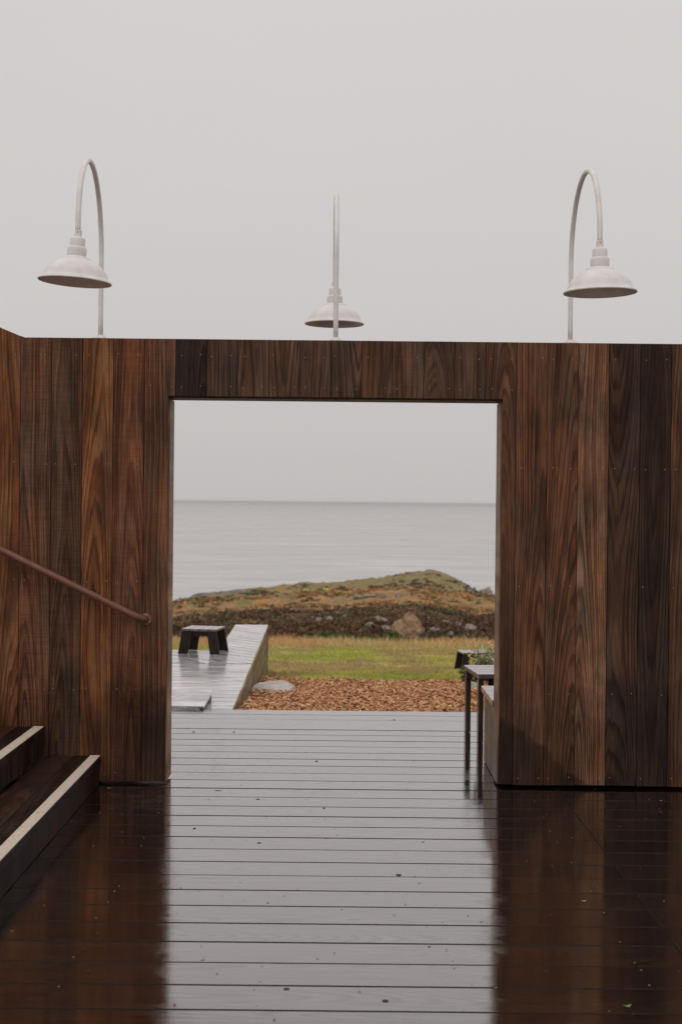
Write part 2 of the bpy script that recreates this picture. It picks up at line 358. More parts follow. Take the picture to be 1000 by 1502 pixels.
def zone_col(X, Y):
    n1 = fbm(X/1.3, Y/2.6, 21); n2 = fbm(X/.35, Y/.8, 22); n3 = fbm(X/9, Y/5, 23, 5); n4 = fbm(X/3, Y/2.2, 24, 5)
    def L3(a, b, t): return np.asarray(a)[None]*(1-t[:, None])+np.asarray(b)[None]*t[:, None]
    st = lambda v, a, b: np.clip((v-a)/(b-a), 0, 1)
    X = X.ravel(); Y = Y.ravel(); n1, n2, n3, n4 = (q.ravel() for q in (n1, n2, n3, n4))
    bark = L3((.20, .075, .030), (.33, .145, .055), st(n2, .3, .7))
    green = L3((.33, .36, .06), (.50, .45, .105), st(n1, .3, .7))
    green = L3(green.mean(0)*0+(.38, .27, .14), (0, 0, 0), np.zeros(len(X)))*st(n1*.6+n2*.4, .47, .60)[:, None]*.8+green*(1-st(n1*.6+n2*.4, .47, .60)[:, None]*.8)
    tan = L3((.60, .36, .17), (.54, .44, .21), st(n1, .35, .65))
    c = bark; e = 15.4+(n1-.5)*1.6+X*.06
    c = c+(green-c)*st(Y, e-.15, e+.15)[:, None]
    e2 = 31.5+(n1-.5)*10
    c = c+(tan-c)*st(Y, e2-2, e2+2.5)[:, None]
    bank = L3((.085, .052, .030), (.15, .085, .043), st(n4, .35, .65))
    c = c+(bank-c)*st(Y, 45, 60)[:, None]
    heath = L3((.38, .205, .085), (.22, .17, .07), st(n4*.6+n3*.4, .44, .58))
    c = c+(heath-c)*st(Y, 166+(n4-.5)*14, 174+(n4-.5)*14)[:, None]
    head = L3((.30, .20, .082), (.18, .155, .07), st(n3*.5+n4*.5, .42, .6))
    c = c+(head-c)*st(Y, 262+(n3-.5)*60, 285+(n3-.5)*60)[:, None]
    px = 500+X*2086/np.maximum(Y, 1)
    top = L3((.27, .225, .085), (.22, .165, .075), st(n4, .4, .6))
    c = c+(top-c)*(st(Y, 355, 375)*st(px, 470, 520)*st(700-px, 0, 30))[:, None]
    rocky = L3((.25, .20, .17), (.10, .08, .06), st(n4, .4, .6))
    c = c+(rocky-c)*np.clip(st(Y, 380, 400)*st(365-px, 0, 40)+st(Y, 330, 345)*st(px, 672, 692), 0, 1)[:, None]
    gp = st(1-(((px-462)/24)**2+((Y-318)/26)**2), 0, .3)
    c = c+(np.array([[.31, .36, .07]])-c)*gp[:, None]
    return c
rows = np.concatenate([np.linspace(-12, 9.4, 6), np.linspace(9.6, 16, 46), 16*np.exp(np.linspace(.01, math.log(130/16), 90)), np.linspace(131, 180, 70), np.linspace(182, 560, 120)])
s_ = np.linspace(-1, 1, 321); cols = np.sign(s_)*np.abs(s_)**1.5
YY, TT = np.meshgrid(rows, cols, indexing='ij'); XX = TT*(12+.62*np.maximum(YY, 0))
ZZ = terrain_z(XX, YY)
nr, nc = XX.shape; ii = np.arange(nr*nc).reshape(nr, nc)
F = np.stack([ii[:-1, :-1], ii[:-1, 1:], ii[1:, 1:], ii[1:, :-1]], -1).reshape(-1, 4)
me = np_mesh('ground', np.stack([XX, YY, ZZ], -1).reshape(-1, 3), F, zone_col(XX, YY))
me.polygons.foreach_set('use_smooth', [True]*len(me.polygons))
g_ = link('ground', me, M['ground']); tag(g_, 'meadow, scrub bank and heath falling to the headland', 'ground', kind='structure')
me = np_mesh('sea', [(-20000, -600, SEA), (20000, -600, SEA), (20000, 30000, SEA), (-20000, 30000, SEA)], [(0, 1, 2, 3)])
tag(link('sea', me, M['sea']), 'calm grey sea under the overcast sky', 'sea', kind='structure')

# ------------------------------------------------------------------ the walled deck
P = .2159; D0 = 4.398; SEAM = 1.153
deck = tag(empty('deck', (0, 0, 0)), 'wet dark timber deck of long boards', 'deck', kind='structure')
GAP = .0118
DECK_ROWS = {}
def deck_sides(me):
    me.materials.append(M['deck']); me.materials.append(M['dark_core'])
    for p in me.polygons:
        if p.normal.z < .9: p.material_index = 1
    return me
lm = box_mesh('deck_board', 5.6, P-GAP, .04, .0009); deck_sides(lm)
rm = box_mesh('deck_board', 4.2, P-GAP, .04, .0009); deck_sides(rm)
for n in range(-26, 27):
    y = D0+P*(n+.5)
    for me, x in ((lm, SEAM-.0025-2.8), (rm, SEAM+.0025+2.1)):
        o = link('deck_board', me, None, deck, (x, y, -.02+random.uniform(-.0012, .0004)), (R(random.gauss(0, .2)), 0, R(random.gauss(0, .022))))
        if x < SEAM: DECK_ROWS[n] = o
# knots in the boards
km = lathe_mesh('knot', [(0, .0004), (.8, .0004), (1, -.001)], 14)
km.materials.append(M['knot'])
def deck_pt(px, py):
    u, v = px-500, 751-py; a = u*math.cos(ROLL)-v*math.sin(ROLL); b = u*math.sin(ROLL)+v*math.cos(ROLL)-PITCH*2086
    d = -EYE*2086/b; return a*d/2086, d
for px, py, w, h in [(420, 1452, .014, .014), (565, 1470, .014, .016), (585, 1287, .016, .022), (629, 1387, .007, .008), (880, 1236, .012, .012), (284, 1074, .012, .03), (343, 1074, .012, .03),
                     (464, 1117, .012, .03), (475, 1185, .009, .02), (285, 1216, .010, .02), (380, 1237, .013, .015), (378, 1173, .014, .016), (578, 1056, .01, .03), (320, 1160, .03, .012), (620, 1236, .008, .008)]:
    x, d = deck_pt(px, py); n = math.floor((d-D0)/P); b = DECK_ROWS.get(n)
    if not b: continue
    yy = min(max(d-(D0+P*(n+.5)), -P/2+.03), P/2-.03)
    o = link('knot', km, None, b, (x-b.location.x, yy, .0202)); o.scale = (w*.85, h, 1)
# screw heads of the deck, two per board and joist
V, Fs = [], []
for n in range(-3, 27):
    for jx in np.arange(-3.9, 4.0, .61):
        for q in (-.07, .07):
            cx, cy = jx+random.uniform(-.012, .012), D0+P*(n+.5)+q+random.uniform(-.006, .006)
            if abs(cx-SEAM) < .02 or random.random() < .62: continue
            i = len(V); V += [(cx+.0035*math.cos(k*math.pi/3), cy+.0035*math.sin(k*math.pi/3), .0012) for k in range(6)]; Fs.append(tuple(range(i, i+6)))
o = link('screw_heads', np_mesh('screw_heads', V, Fs), M['screw'], deck); o['kind'] = 'stuff'
# fascia closing the seaward end of the deck, and joists under it
link('fascia', box_mesh('fascia', 9.8, .035, .16, .003), M['deck'], deck, (.45, D0+P*27-.02-.02, -.125))

# ------------------------------------------------------------------ the timber wall with its opening
WY, WT = 7.504, .22          # front face, thickness
XL, XR, ZL = -.915, .846, 2.052
TOP, BOT = 2.351, .016
wall = tag(empty('timber_wall', (0, WY, 0)), 'dark reddish brown vertical board wall with a square opening to the sea', 'wall')
PITCHB, X0 = .1632, -1.694
RAKE0, RK = -1.672, .41
def top_at(x): return TOP+max(0, (RAKE0-x))*RK
#           colour, saw, seed of each board from k=-7
pal = {
 'orange': (.196, .096, .045), 'red': (.150, .073, .043), 'mid': (.146, .080, .049), 'brown': (.112, .066, .043), 'pale': (.222, .136, .087),
 'grey': (.094, .064, .048), 'dark': (.064, .040, .029), 'black': (.043, .029, .022), 'dun': (.120, .079, .056)}
tone = {-1: 'orange', 0: 'mid', 1: 'brown', 2: 'orange', 3: 'red', 4: 'mid', 5: 'black', 6: 'grey', 7: 'dun', 8: 'dun', 9: 'grey', 10: 'grey', 11: 'brown',
        12: 'dun', 13: 'grey', 14: 'grey', 15: 'brown', 16: 'mid', 17: 'mid', 18: 'pale', 19: 'dark', 20: 'black', 21: 'brown', 22: 'dark', 23: 'brown'}
sawk = {-1: .4, 0: .7, 1: .65, 2: .35, 3: .5, 4: .4, 18: .35, 12: .4}
nails = []
for k in range(-7, 34):
    x0 = X0+PITCHB*k+.0013; x1 = X0+PITCHB*(k+1)-.0013; xm = (x0+x1)/2
    t0, t1 = top_at(x0), top_at(x1)
    if x1 < XL or x0 > XR: pts = [(x0, BOT), (x1, BOT), (x1, t1)]+([(RAKE0, TOP)] if x0 < RAKE0 < x1 else [])+[(x0, t0)]
    elif x0 < XL: pts = [(x0, BOT), (XL, BOT), (XL, ZL), (x1, ZL), (x1, t1), (x0, t0)]
    elif x1 > XR: pts = [(x0, ZL), (XR, ZL), (XR, BOT), (x1, BOT), (x1, t1), (x0, t0)]
    else: pts = [(x0, ZL), (x1, ZL), (x1, t1), (x0, t0)]
    jt, jb = random.uniform(-.0018, .0018), random.uniform(-.003, .003)
    pts = [(p[0]-xm, p[1]+(jt if p[1] > 2.2 else jb if p[1] < .1 else 0)) for p in pts]
    th = .022
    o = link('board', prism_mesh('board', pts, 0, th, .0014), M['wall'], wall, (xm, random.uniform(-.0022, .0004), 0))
    tn = tone.get(k, random.choice(['brown', 'dark', 'mid', 'orange']))
    f = random.uniform(.93, 1.07); o['wood_color'] = [c*f for c in pal[tn]]; o['wood_seed'] = float(k*2.37+20.3); o['wood_saw'] = sawk.get(k, .12)
    zs = [TOP-.085, TOP-.19-.52+.05, 1.07, .5, .055] if (x1 < XL or x0 > XR) else [TOP-.085, ZL+.05]
    for zz in zs:
        for q in (-.052, .052): random.random() < .7 and nails.append((xm+q+random.uniform(-.008, .008), zz+random.uniform(-.006, .006)))
V, Fs = [], []
for x, z in nails:
    i = len(V); V += [(x+.0026*math.cos(k*math.pi/3), -.0028, z+.0026*math.sin(k*math.pi/3)) for k in range(6)]; Fs.append(tuple(range(i, i+6))[::-1])
o = link('nail_heads', np_mesh('nail_heads', V, Fs), M['screw'], wall); o['kind'] = 'stuff'
# framing core, jamb and head linings, capping
xl_end, xr_end = X0-7*PITCHB, X0+34*PITCHB
y0c, y1c = .024, WT-.022
link('framing', prism_mesh('framing', [(xl_end, .02), (XL-.012, .02), (XL-.012, TOP-.008), (RAKE0, TOP-.008), (xl_end, top_at(xl_end)-.008)], y0c, y1c, 0), M['dark_core'], wall)
link('framing', prism_mesh('framing', [(XR+.012, .02), (xr_end, .02), (xr_end, TOP-.008), (XR+.012, TOP-.008)], y0c, y1c, 0), M['dark_core'], wall)
link('framing', prism_mesh('framing', [(XL-.0115, ZL+.012), (XR+.0115, ZL+.012), (XR+.0115, TOP-.008), (XL-.0115, TOP-.008)], y0c, y1c, 0), M['dark_core'], wall)
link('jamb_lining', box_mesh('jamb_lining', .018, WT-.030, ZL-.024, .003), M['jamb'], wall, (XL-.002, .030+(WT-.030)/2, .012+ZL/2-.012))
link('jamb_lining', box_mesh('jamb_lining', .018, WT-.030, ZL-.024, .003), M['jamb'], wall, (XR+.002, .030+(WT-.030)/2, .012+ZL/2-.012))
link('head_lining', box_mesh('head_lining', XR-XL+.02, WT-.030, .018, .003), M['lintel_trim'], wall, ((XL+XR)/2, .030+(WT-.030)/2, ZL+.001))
# seaward cladding
for k in range(-7, 34):
    x0 = X0+PITCHB*k+.0013; x1 = X0+PITCHB*(k+1)-.0013; xm = (x0+x1)/2
    a, b = x0, x1; z0 = BOT
    if x0 < XL < x1: b = XL-.012
    elif x0 < XR < x1: a = XR+.012
    elif XL < x0 and x1 < XR: z0 = ZL
    if b-a < .02: continue
    o = link('back_board', prism_mesh('back_board', [(a-xm, z0), (b-xm, z0), (b-xm, top_at(b)-.004), (a-xm, top_at(a)-.004)], WT-.0215, WT, .002), M['wall'], wall, (xm, 0, 0))
    o['wood_color'] = list(pal[random.choice(['brown', 'dun', 'grey'])]); o['wood_seed'] = float(k*1.91+150); o['wood_saw'] = .1
link('capping', box_mesh('capping', xr_end-RAKE0, WT-.05, .012, .002), M['lintel_trim'], wall, ((xr_end+RAKE0)/2, WT/2, TOP-.0015))
# beads of rain under the opening's head
dm = lathe_mesh('water_drop', [(0, 0), (.004, -.001), (.0035, -.006), (0, -.009)], 8); gl = G('rain_drop'); dmat = gl.bsdf(Base_Color=(.02, .017, .015), Roughness=.05); dm.materials.append(dmat)
for x in (-.56, -.33, -.24, .02, .15, .20, .24, .28): link('water_drop', dm, None, wall, (x, .034, ZL-.008))

# ------------------------------------------------------------------ stairs climbing beside the wall
st = tag(empty('timber_stairs', (-1.25, WY, 0)), 'dark wet timber stairs with pale grip strips on the step edges', 'stairs')
RISE, RUN, SL = .150, .2985, 5.9       # the flight runs 5.9 m out from the wall
for i in range(5):
    xe = -i*RUN; zt = RISE*(i+1); yc = -.012-SL/2
    for j, (w, off) in enumerate(((.142, .071), (.142, .217))):
        link('tread_board', box_mesh('tread_board', w, SL, .038, .003), M['deck_y' if j else 'riser'], st, (xe-off, yc, zt-.019+random.uniform(-.001, .001)))
    link('riser', box_mesh('riser', .022, SL-.01, RISE-.040, .002), M['riser'], st, (xe-.018, yc, zt-.038-(RISE-.040)/2-.0005))
    link('grip_strip', box_mesh('grip_strip', .052, SL-.012, .004, .0012), M['strip'], st, (xe-.030, yc, zt+.0022))
link('stringer', prism_mesh('stringer', [(-.05, .003), (-1.45, .003), (-1.45, .70), (-.05, .105)], -SL-.05, -SL-.014, .002), M['deck_y'], st)

# handrail
hx0, hz0, hsl = -1.022, .872, .482
hr = tag(empty('handrail', (hx0, WY, hz0)), 'brown painted pipe handrail sloping down the boards to a round flange', 'handrail')
pth = [(-1.7, -.075, 1.7*hsl)]+[(-t, -.075, t*hsl) for t in (1.2, .8, .4, .06)]
c0 = Vector((-.06, -.075, .06*hsl)); c1 = Vector((-.004, -.073, .004)); c2 = Vector((.0, -.002, 0))
for t in (.2, .4, .6, .8, 1.0): pth.append(tuple(c0*(1-t)**2+c1*2*t*(1-t)+c2*t*t))
link('rail', tube_mesh('rail', pth, .0185, 18), M['rail'], hr)
fl = link('wall_flange', lathe_mesh('wall_flange', [(0, .008), (.024, .008), (.031, .005), (.032, 0), (0, 0)], 24), M['rail'], hr, (0, -.0035, 0), (R(90), 0, 0))
sm_ = lathe_mesh('flange_screw', [(0, .003), (.003, .0025), (.0045, 0)], 10)
for a in (90, 210, 330): link('screw', sm_, M['screw'], fl, (.025*math.cos(R(a)), .025*math.sin(R(a)), .0075))

# ------------------------------------------------------------------ gooseneck lamps on the wall head
def shade_profile():
    out = [(.047, .105), (.050, .102), (.068, .096), (.071, .090), (.090, .084), (.112, .073), (.130, .059), (.143, .046), (.150, .036), (.157, .020), (.165, .010), (.1735, .006), (.1755, .002), (.1735, -.001)]
    return [(r, z*1.17) for r, z in out]
def lamp(x, label, arm_dir, hgt, tilt=(0, 0, 0), yaw=0):
    """arm_dir -1: the arm arches towards the deck, +1: towards the sea; hgt = height where the arc starts"""
    t = tag(empty('gooseneck_lamp', (x, WY+.096, TOP+.005), yaw), label, 'lamp', 'gooseneck lamps on the wall')
    h = hgt-TOP-.005; Ra = .40
    pth = [(0, 0, z) for z in np.linspace(.006, h, 6)]+[(0, arm_dir*(Ra-Ra*math.cos(a)), h+Ra*math.sin(a)) for a in np.linspace(.06, math.pi, 40)]+[(0, arm_dir*2*Ra, h-.035)]
    link('arm', tube_mesh('arm', pth, .0132, 16), M['white'], t)
    link('base_flange', lathe_mesh('base_flange', [(0, 0), (.044, 0), (.044, .007), (.024, .010), (.021, .022), (.014, .024)], 24), M['white'], t)
    h0 = .018
    hd = link('holder', lathe_mesh('holder', [(.0125, .034), (.017, .032), (.017, .002), (.017, 0), (.030, -.001), (.0345, -.005), (.036, -.012), (.036, -.043), (.0405, -.046), (.0445, -.050), (.0455, -.056), (.0455, -.098), (.044, -.102), (.043, -.102)], 40), M['white'], t, (0, arm_dir*2*Ra, h-.052), tilt)
    link('set_screw', lathe_mesh('set_screw', [(0, .004), (.003, .003), (.003, 0)], 8), M['screw'], hd, (0, -.016, .024), (R(90), 0, 0))
    zs = -.213
    outer = [(r, z+zs) for r, z in shade_profile()]
    inner = [(r-.003, z+zs-.002) for r, z in shade_profile()[::-1][1:]]
    sh = link('shade', lathe_mesh('shade', outer, 64), M['white'], hd)
    link('shade_lining', lathe_mesh('shade_lining', [outer[-1]]+inner+[(.0, .100+zs)], 64), M['shade_in'], hd)
    link('bulb', lathe_mesh('bulb', [(.013, -.115), (.014, -.13), (.026, -.15), (.029, -.165), (.024, -.182), (0, -.192)], 20), M['shade_in'], hd)
    return t
lamp(-1.291, 'white gooseneck lamp over the handrail, its shade hanging askew', -1, 2.803, (0, R(3.6), 0), R(1.7))
lamp(-.038, 'white gooseneck lamp over the opening, arching away towards the sea', 1, 2.815, (0, R(.3), 0), R(.8))
lamp(1.2125, 'white gooseneck lamp on the wall above the pale soaked boards', -1, 2.777, (0, R(-1.2), 0), R(.6))

# ------------------------------------------------------------------ terrace beyond the wall
ter = tag(empty('terrace', (0, 0, 0)), 'weathered timber terrace and diagonal board walk beyond the deck', 'terrace', kind='structure')
def edge_x(d): return -.767-.0146*(d-10.23)
YT0 = D0+P*27+.003; PT = .205
y = YT0; k = 0
while y < 13.1:
    y1 = min(y+PT, 13.14); a, b = edge_x(y), edge_x(y1); ym = (y+y1)/2
    me = prism_mesh('terrace_board', [(-4.5+2, y+.0075-ym), (a+2, y+.0075-ym), (b+2, y1-.0075-ym), (-4.5+2, y1-.0075-ym)], -.04, 0, .001, 'xy')
    link('terrace_board', me, M['terrace'], ter, (-2, ym, random.uniform(-.0015, .0005)), (R(random.gauss(0, .12)), 0, 0)); y = y1
def clip(poly, a, b, c):      # keep a*x+b*y<=c
    out = []
    for i in range(len(poly)):
        p, q = poly[i], poly[(i+1) % len(poly)]; dp, dq = a*p[0]+b*p[1]-c, a*q[0]+b*q[1]-c
        if dp <= 0: out.append(p)
        if dp*dq < 0: t = dp/(dp-dq); out.append((p[0]+t*(q[0]-p[0]), p[1]+t*(q[1]-p[1])))
    return out
A = R(-49); dirv = (math.cos(A), math.sin(A)); nv = (math.sin(-A), math.cos(A))
left_poly = [(-4.5, 13.146), (-1.205, 13.146), (-1.212, 14.3), (-4.5, 14.3)]
walk_poly = [(-1.203, 13.146), (edge_x(13.146), 13.146), (edge_x(17.3), 17.3), (-1.268, 17.3), (-1.21, 14.3)]
for poly in (left_poly, walk_poly):
    qs = [nv[0]*p[0]+nv[1]*p[1] for p in poly]; q = math.floor(min(qs)/.16)*.16
    while q < max(qs):
        pp = clip(clip(poly, nv[0], nv[1], q+.16-.0085), -nv[0], -nv[1], -(q+.0085))
        if len(pp) >= 3:
            cx = sum(p[0] for p in pp)/len(pp); cy = sum(p[1] for p in pp)/len(pp)
            ar = abs(sum(pp[i][0]*pp[(i+1) % len(pp)][1]-pp[(i+1) % len(pp)][0]*pp[i][1] for i in range(len(pp))))/2
            if ar > .004:
                cA, sA = math.cos(-A), math.sin(-A)
                lp = [((p[0]-cx)*cA-(p[1]-cy)*sA, (p[0]-cx)*sA+(p[1]-cy)*cA) for p in pp]
                link('terrace_board', prism_mesh('terrace_board', lp, -.04, 0, 0, 'xy'), M['terrace'], ter, (cx, cy, random.uniform(-.0015, .0005)), (0, 0, A))
        q += .16
# skirt planks along the terrace edge, following the falling ground
ang = math.atan2(edge_x(17.3)-edge_x(10.23), 7.07)
for r_ in range(5):
    z1 = -.043-r_*.142
    y0s = 10.24 if r_ == 0 else 10.24+max(0, (r_*.142-.06))/.08
    if y0s > 17.0: continue
    ln = 17.29-y0s; me = box_mesh('skirt_plank', .028, ln, .138, .003)
    link('skirt_plank', me, M['skirt'], ter, (edge_x(y0s+ln/2)-.022, y0s+ln/2, z1-.069), (0, 0, -ang))
link('skirt_plank', box_mesh('skirt_plank', .40, .028, .70, .003), M['skirt'], ter, (-1.07, 17.275, -.395))
link('skirt_plank', box_mesh('skirt_plank', 3.2, .028, .55, .003), M['skirt'], ter, (-2.85, 14.28, -.32))

# low step platform lying on the terrace
lp_ = tag(empty('ramp_wedge', (-1.55, 10.245, .0015), R(-3)), 'low timber ramp wedge of three boards lying on the terrace', 'ramp')
for e_ in (-.56, .56): link('end_panel', prism_mesh('end_panel', [(0, .001), (.46, .001), (.46, .055), (0, .004)], -.01, .01, 0, 'xy'), M['bench_leg'], lp_, (e_, 0, 0), (R(90), 0, R(90)))
for q in range(3): link('slat', box_mesh('slat', 1.16, .152, .018, .002), M['terrace'], lp_, (0, .08+q*.157, .021+.0185*q), (math.atan2(.051, .46), 0, 0))

# ------------------------------------------------------------------ bench and box seat by the right jamb
M['bench_post'] = wood('bench_leg_wood', 'z', use_attr=False, base=(.055, .04, .034), contrast=.5, rough=(.25, .4), coat=.6)
bn = tag(empty('slat_bench', (.868, 8.89, .0012), R(5.5)), 'dark slatted bench on square legs, its top wet with rain', 'bench')
BL, BD, BH = 1.35, .50, .432
for q in range(4): link('slat', box_mesh('slat', BL, .119, .030, .003), M['bench'], bn, (BL/2, .062+q*.126, BH-.015))
for lx in (.022, BL-.022):
    for ly in (.04, BD-.035): link('leg', box_mesh('leg', .034, .05, BH-.031, .003), M['bench_post'], bn, (lx, ly, (BH-.031)/2))
link('apron', box_mesh('apron', BL-.14, .022, .06, .002), M['bench_leg'], bn, (BL/2, .04, BH-.062))
link('apron', box_mesh('apron', BL-.14, .022, .06, .002), M['bench_leg'], bn, (BL/2, BD-.035, BH-.062))
bx = tag(empty('box_seat', (.833, WY+WT+.003, .0012)), 'boxed timber seat with plank sides built against the wall', 'bench')
for q in range(3): link('seat_plank', box_mesh('seat_plank', 1.7, .203, .036, .003), M['bench'], bx, (.85, .105+q*.208, .43-.018))
for q in range(3): link('side_plank', box_mesh('side_plank', .024, .178, .39, .003), M['box_side'], bx, (.024, .098+q*.183, .198))
link('front_panel', box_mesh('front_panel', 1.64, .024, .388, .003), M['box_side'], bx, (.85, .580, .197))
link('side_plank', box_mesh('side_plank', .024, .555, .39, .003), M['box_side'], bx, (1.665, .29, .198))

# ------------------------------------------------------------------ slatted footstools and the low chair
def leg_mesh(name, w, t, h, dx, dy):
    bm = bmesh.new(); bmesh.ops.create_cube(bm, size=1)
    for v in bm.verts:
        s = .5-v.co.z; v.co = Vector((v.co.x*w+dx*s, v.co.y*t+dy*s, (v.co.z+.5)*h))
    bmesh.ops.bevel(bm, geom=bm.edges[:], offset=.003, segments=1, affect='EDGES'); return bm_mesh(bm, name)
def footstool(loc, rz, label):
    t = tag(empty('footstool', loc, rz), label, 'footstool', 'dark slatted footstools')
    w, d, h = .36, .38, .245
    for q in range(4): link('slat', box_mesh('slat', w/4-.006, d, .022, .002), M['stool'], t, (-w/2+w/8+q*w/4, 0, h-.011))
    for s in (-1, 1): link('rail', box_mesh('rail', w-.03, .022, .045, .002), M['bench_leg'], t, (0, s*(d/2-.03), h-.046))
    for sx_ in (-1, 1):
        for sy_ in (-1, 1): link('leg', leg_mesh('leg', .095, .028, h-.024, sx_*.035, sy_*.01), M['bench_leg'], t, (sx_*(w/2-.055), sy_*(d/2-.004-.014), 0))
    return t
footstool((-1.345, 14.07, .002), R(-9), 'dark slatted footstool on the terrace beside the board walk')
z_ = float(terrain_z(np.array([1.72]), np.array([18.3]))[0])
footstool((1.72, 18.3, z_+.01), R(8), 'dark slatted footstool on the grass behind the grey green shrub')
ch = tag(empty('low_chair', (-2.08, 13.75, .002), R(75)), 'dark slatted low lounge chair beside the footstool', 'chair')
for q in range(5): link('seat_slat', box_mesh('seat_slat', .52, .085, .02, .002), M['bench'], ch, (0, -.22+q*.095, .285-q*.025), (R(-15), 0, 0))
for q in range(5): link('back_slat', box_mesh('back_slat', .09, .02, .78, .002), M['bench_leg'], ch, (-.2+q*.1, .36, .50), (R(-24), 0, 0))
for s in (-1, 1):
    link('arm', box_mesh('arm', .12, .62, .022, .002), M['bench'], ch, (s*.33, .05, .475))
    link('front_leg', box_mesh('front_leg', .03, .10, .46, .002), M['bench_leg'], ch, (s*.29, -.24, .231))
    link('rear_leg', box_mesh('rear_leg', .03, .62, .10, .002), M['bench_leg'], ch, (s*.25, .10, .165), (R(-18), 0, 0))
    link('back_post', box_mesh('back_post', .03, .06, .46, .002), M['bench_leg'], ch, (s*.295, .31, .231))
link('front_rail', box_mesh('front_rail', .54, .024, .12, .002), M['bench_leg'], ch, (0, -.278, .225))

# ------------------------------------------------------------------ stones
def rock_mesh(name, sx_, sy_, sz_, seed, sub=3, amp=.25, flat=0.0, rag=1.0):
    bm = bmesh.new(); bmesh.ops.create_icosphere(bm, subdivisions=sub, radius=1)
    for v in bm.verts:
        p = np.array(v.co); a = float(fbm(np.array([p[0]*1.6+seed]), np.array([p[1]*1.6+p[2]*1.3]), seed)[0])-.5
        b = float(fbm(np.array([p[0]*4+p[2]*3+seed]), np.array([p[1]*4-p[2]*2]), seed+3)[0])-.5
        c_ = float(fbm(np.array([p[0]*9+p[2]*6+seed]), np.array([p[1]*9-p[2]*8]), seed+5)[0])-.5
        q = v.co*(1+a*2*amp+b*amp*1.2+c_*amp*.7*rag)
        if flat: q.z = min(q.z, flat+.12*b)
        v.co = Vector((q.x*sx_, q.y*sy_, q.z*sz_))
    return bm_mesh(bm, name)
def place(o, x, y, sink=0): o.location = (x, y, float(terrain_z(np.array([x]), np.array([y]))[0])-sink)
M['flag'] = simple('pale_flagstone', (.46, .42, .38), .6, .25, 9, bump=.5)
o = link('flat_stone', rock_mesh('flat_stone', .19, .62, .10, 4.2, 4, .22, .5), M['flag']); place(o, -.62, 13.25, .015)
tag(o, 'pale flat stone set in the bark chips beside the terrace', 'stone')
o = link('stone', rock_mesh('stone', .10, .14, .09, 8.1, 3, .2), M['stone']); place(o, 1.26, 13.6, .01)
tag(o, 'small round grey stone in the bark behind the bench', 'stone')
def far_rock(name, px, py, d, w, hgt, seed, label, mat='rock', group=None, dep=None):
    x = (px-500)*d/2086; z = zof(py, d)
    o = link(name, rock_mesh(name, w/2, (dep or w)/2, hgt/2, seed, 4, .34, rag=1.6), M[mat]); o.location = (x, d, z-hgt*.42)
    return tag(o, label, 'rock', group)
M['cliff'] = simple('bare_cliff_earth', (.31, .20, .115), .9, .4, 1.6, bump=.7)
far_rock('rock_outcrop', 600, 904, 150.3, 3.3, 5.4, 2.2, 'large bare tan rock face in the dark scrub bank', 'cliff', dep=3.0)
far_rock('rock_outcrop', 548, 930, 150.0, 2.0, 1.3, 6.2, 'low pale rock ledge at the foot of the scrub bank', 'stone', dep=1.2)
far_rock('sea_rock', 714, 865, 405, 6.0, 7.0, 3.7, 'grey rock off the headland tip standing in the surf')
far_rock('headland_rock', 673, 851, 405, 2.2, 2.5, 9.3, 'dark boulder on the shoulder of the headland')
far_rock('white_rock', 490, 874.5, 292, 1.9, .9, 5.1, 'small whitish rock on the heath below the headland', 'stone')
for i, (px, py, w, h_) in enumerate([(268, 881, 6, 4), (285, 879, 5, 2.6), (300, 877, 5.5, 3), (318, 874, 4, 2.4), (335, 871, 5, 2.5), (356, 868, 4, 2.2), (632, 838, 3.2, 1.2), (640, 838, 2.4, 1.2), (610, 841, 2.6, 1.0)]):
    far_rock('ridge_rock', px, py, 424, w, h_, 20+i*3.3, 'grey weathered rock along the crest of the headland', group='rocks along the headland crest')
for i, (px, py) in enumerate([(535, 885), (548, 882), (563, 886), (540, 892), (585, 884), (527, 889), (470, 918), (560, 915), (655, 915), (672, 912), (690, 921), (640, 925), (508, 905), (545, 922), (553, 911), (568, 925), (484, 908), (662, 928), (702, 914), (525, 915)]):
    d = 158 if py > 900 else 200
    o = far_rock('scrub_rock', px, py, d, random.uniform(.5, 1.6), random.uniform(.5, 1.0), 50+i*2.1, 'small pale rock showing through the coastal scrub', 'rock', group='small rocks in the scrub')
    yy = 146+(938-py)/40*16 if py > 900 else d
    place(o, (px-500)*yy/2086, yy, -.12)
o = link('marker_post', box_mesh('marker_post', .28, .28, 1.15, .02, (0, 0, .5)), M['dark_core']); place(o, (578-500)*385/2086, 385, .1)
tag(o, 'short dark post alone on the headland slope', 'post')

# ------------------------------------------------------------------ shrubs one can tell apart
def leaf_cloud(cs, rs, n, size, pal_, seed, shell=.55):
    """n small leaf faces spread through lumps (centres cs, radii rs)"""
    r = np.random.default_rng(seed); cs = np.asarray(cs); rs = np.asarray(rs); k = r.integers(0, len(cs), n)
    v = r.normal(size=(n, 3)); v /= np.linalg.norm(v, axis=1)[:, None]; rad = shell+(1-shell)*r.random(n)**.5
    c = cs[k]+v*rs[k]*rad[:, None]
    a = r.normal(size=(n, 3)); a /= np.linalg.norm(a, axis=1)[:, None]; a = a*.6+v*.8; a /= np.linalg.norm(a, axis=1)[:, None]
    b = np.cross(a, r.normal(size=(n, 3))); b /= np.linalg.norm(b, axis=1)[:, None]
    s = size*(.6+.8*r.random(n))[:, None]
    V = np.stack([c-a*s*.5, c+b*s*.22, c+a*s*.7, c-b*s*.22], 1).reshape(-1, 3)
    F = np.arange(4*n).reshape(n, 4); pal_ = np.asarray(pal_)
    col = pal_[r.integers(0, len(pal_), n)]*(.7+.6*r.random((n, 1)))
    return V, F, np.repeat(col, 4, 0)
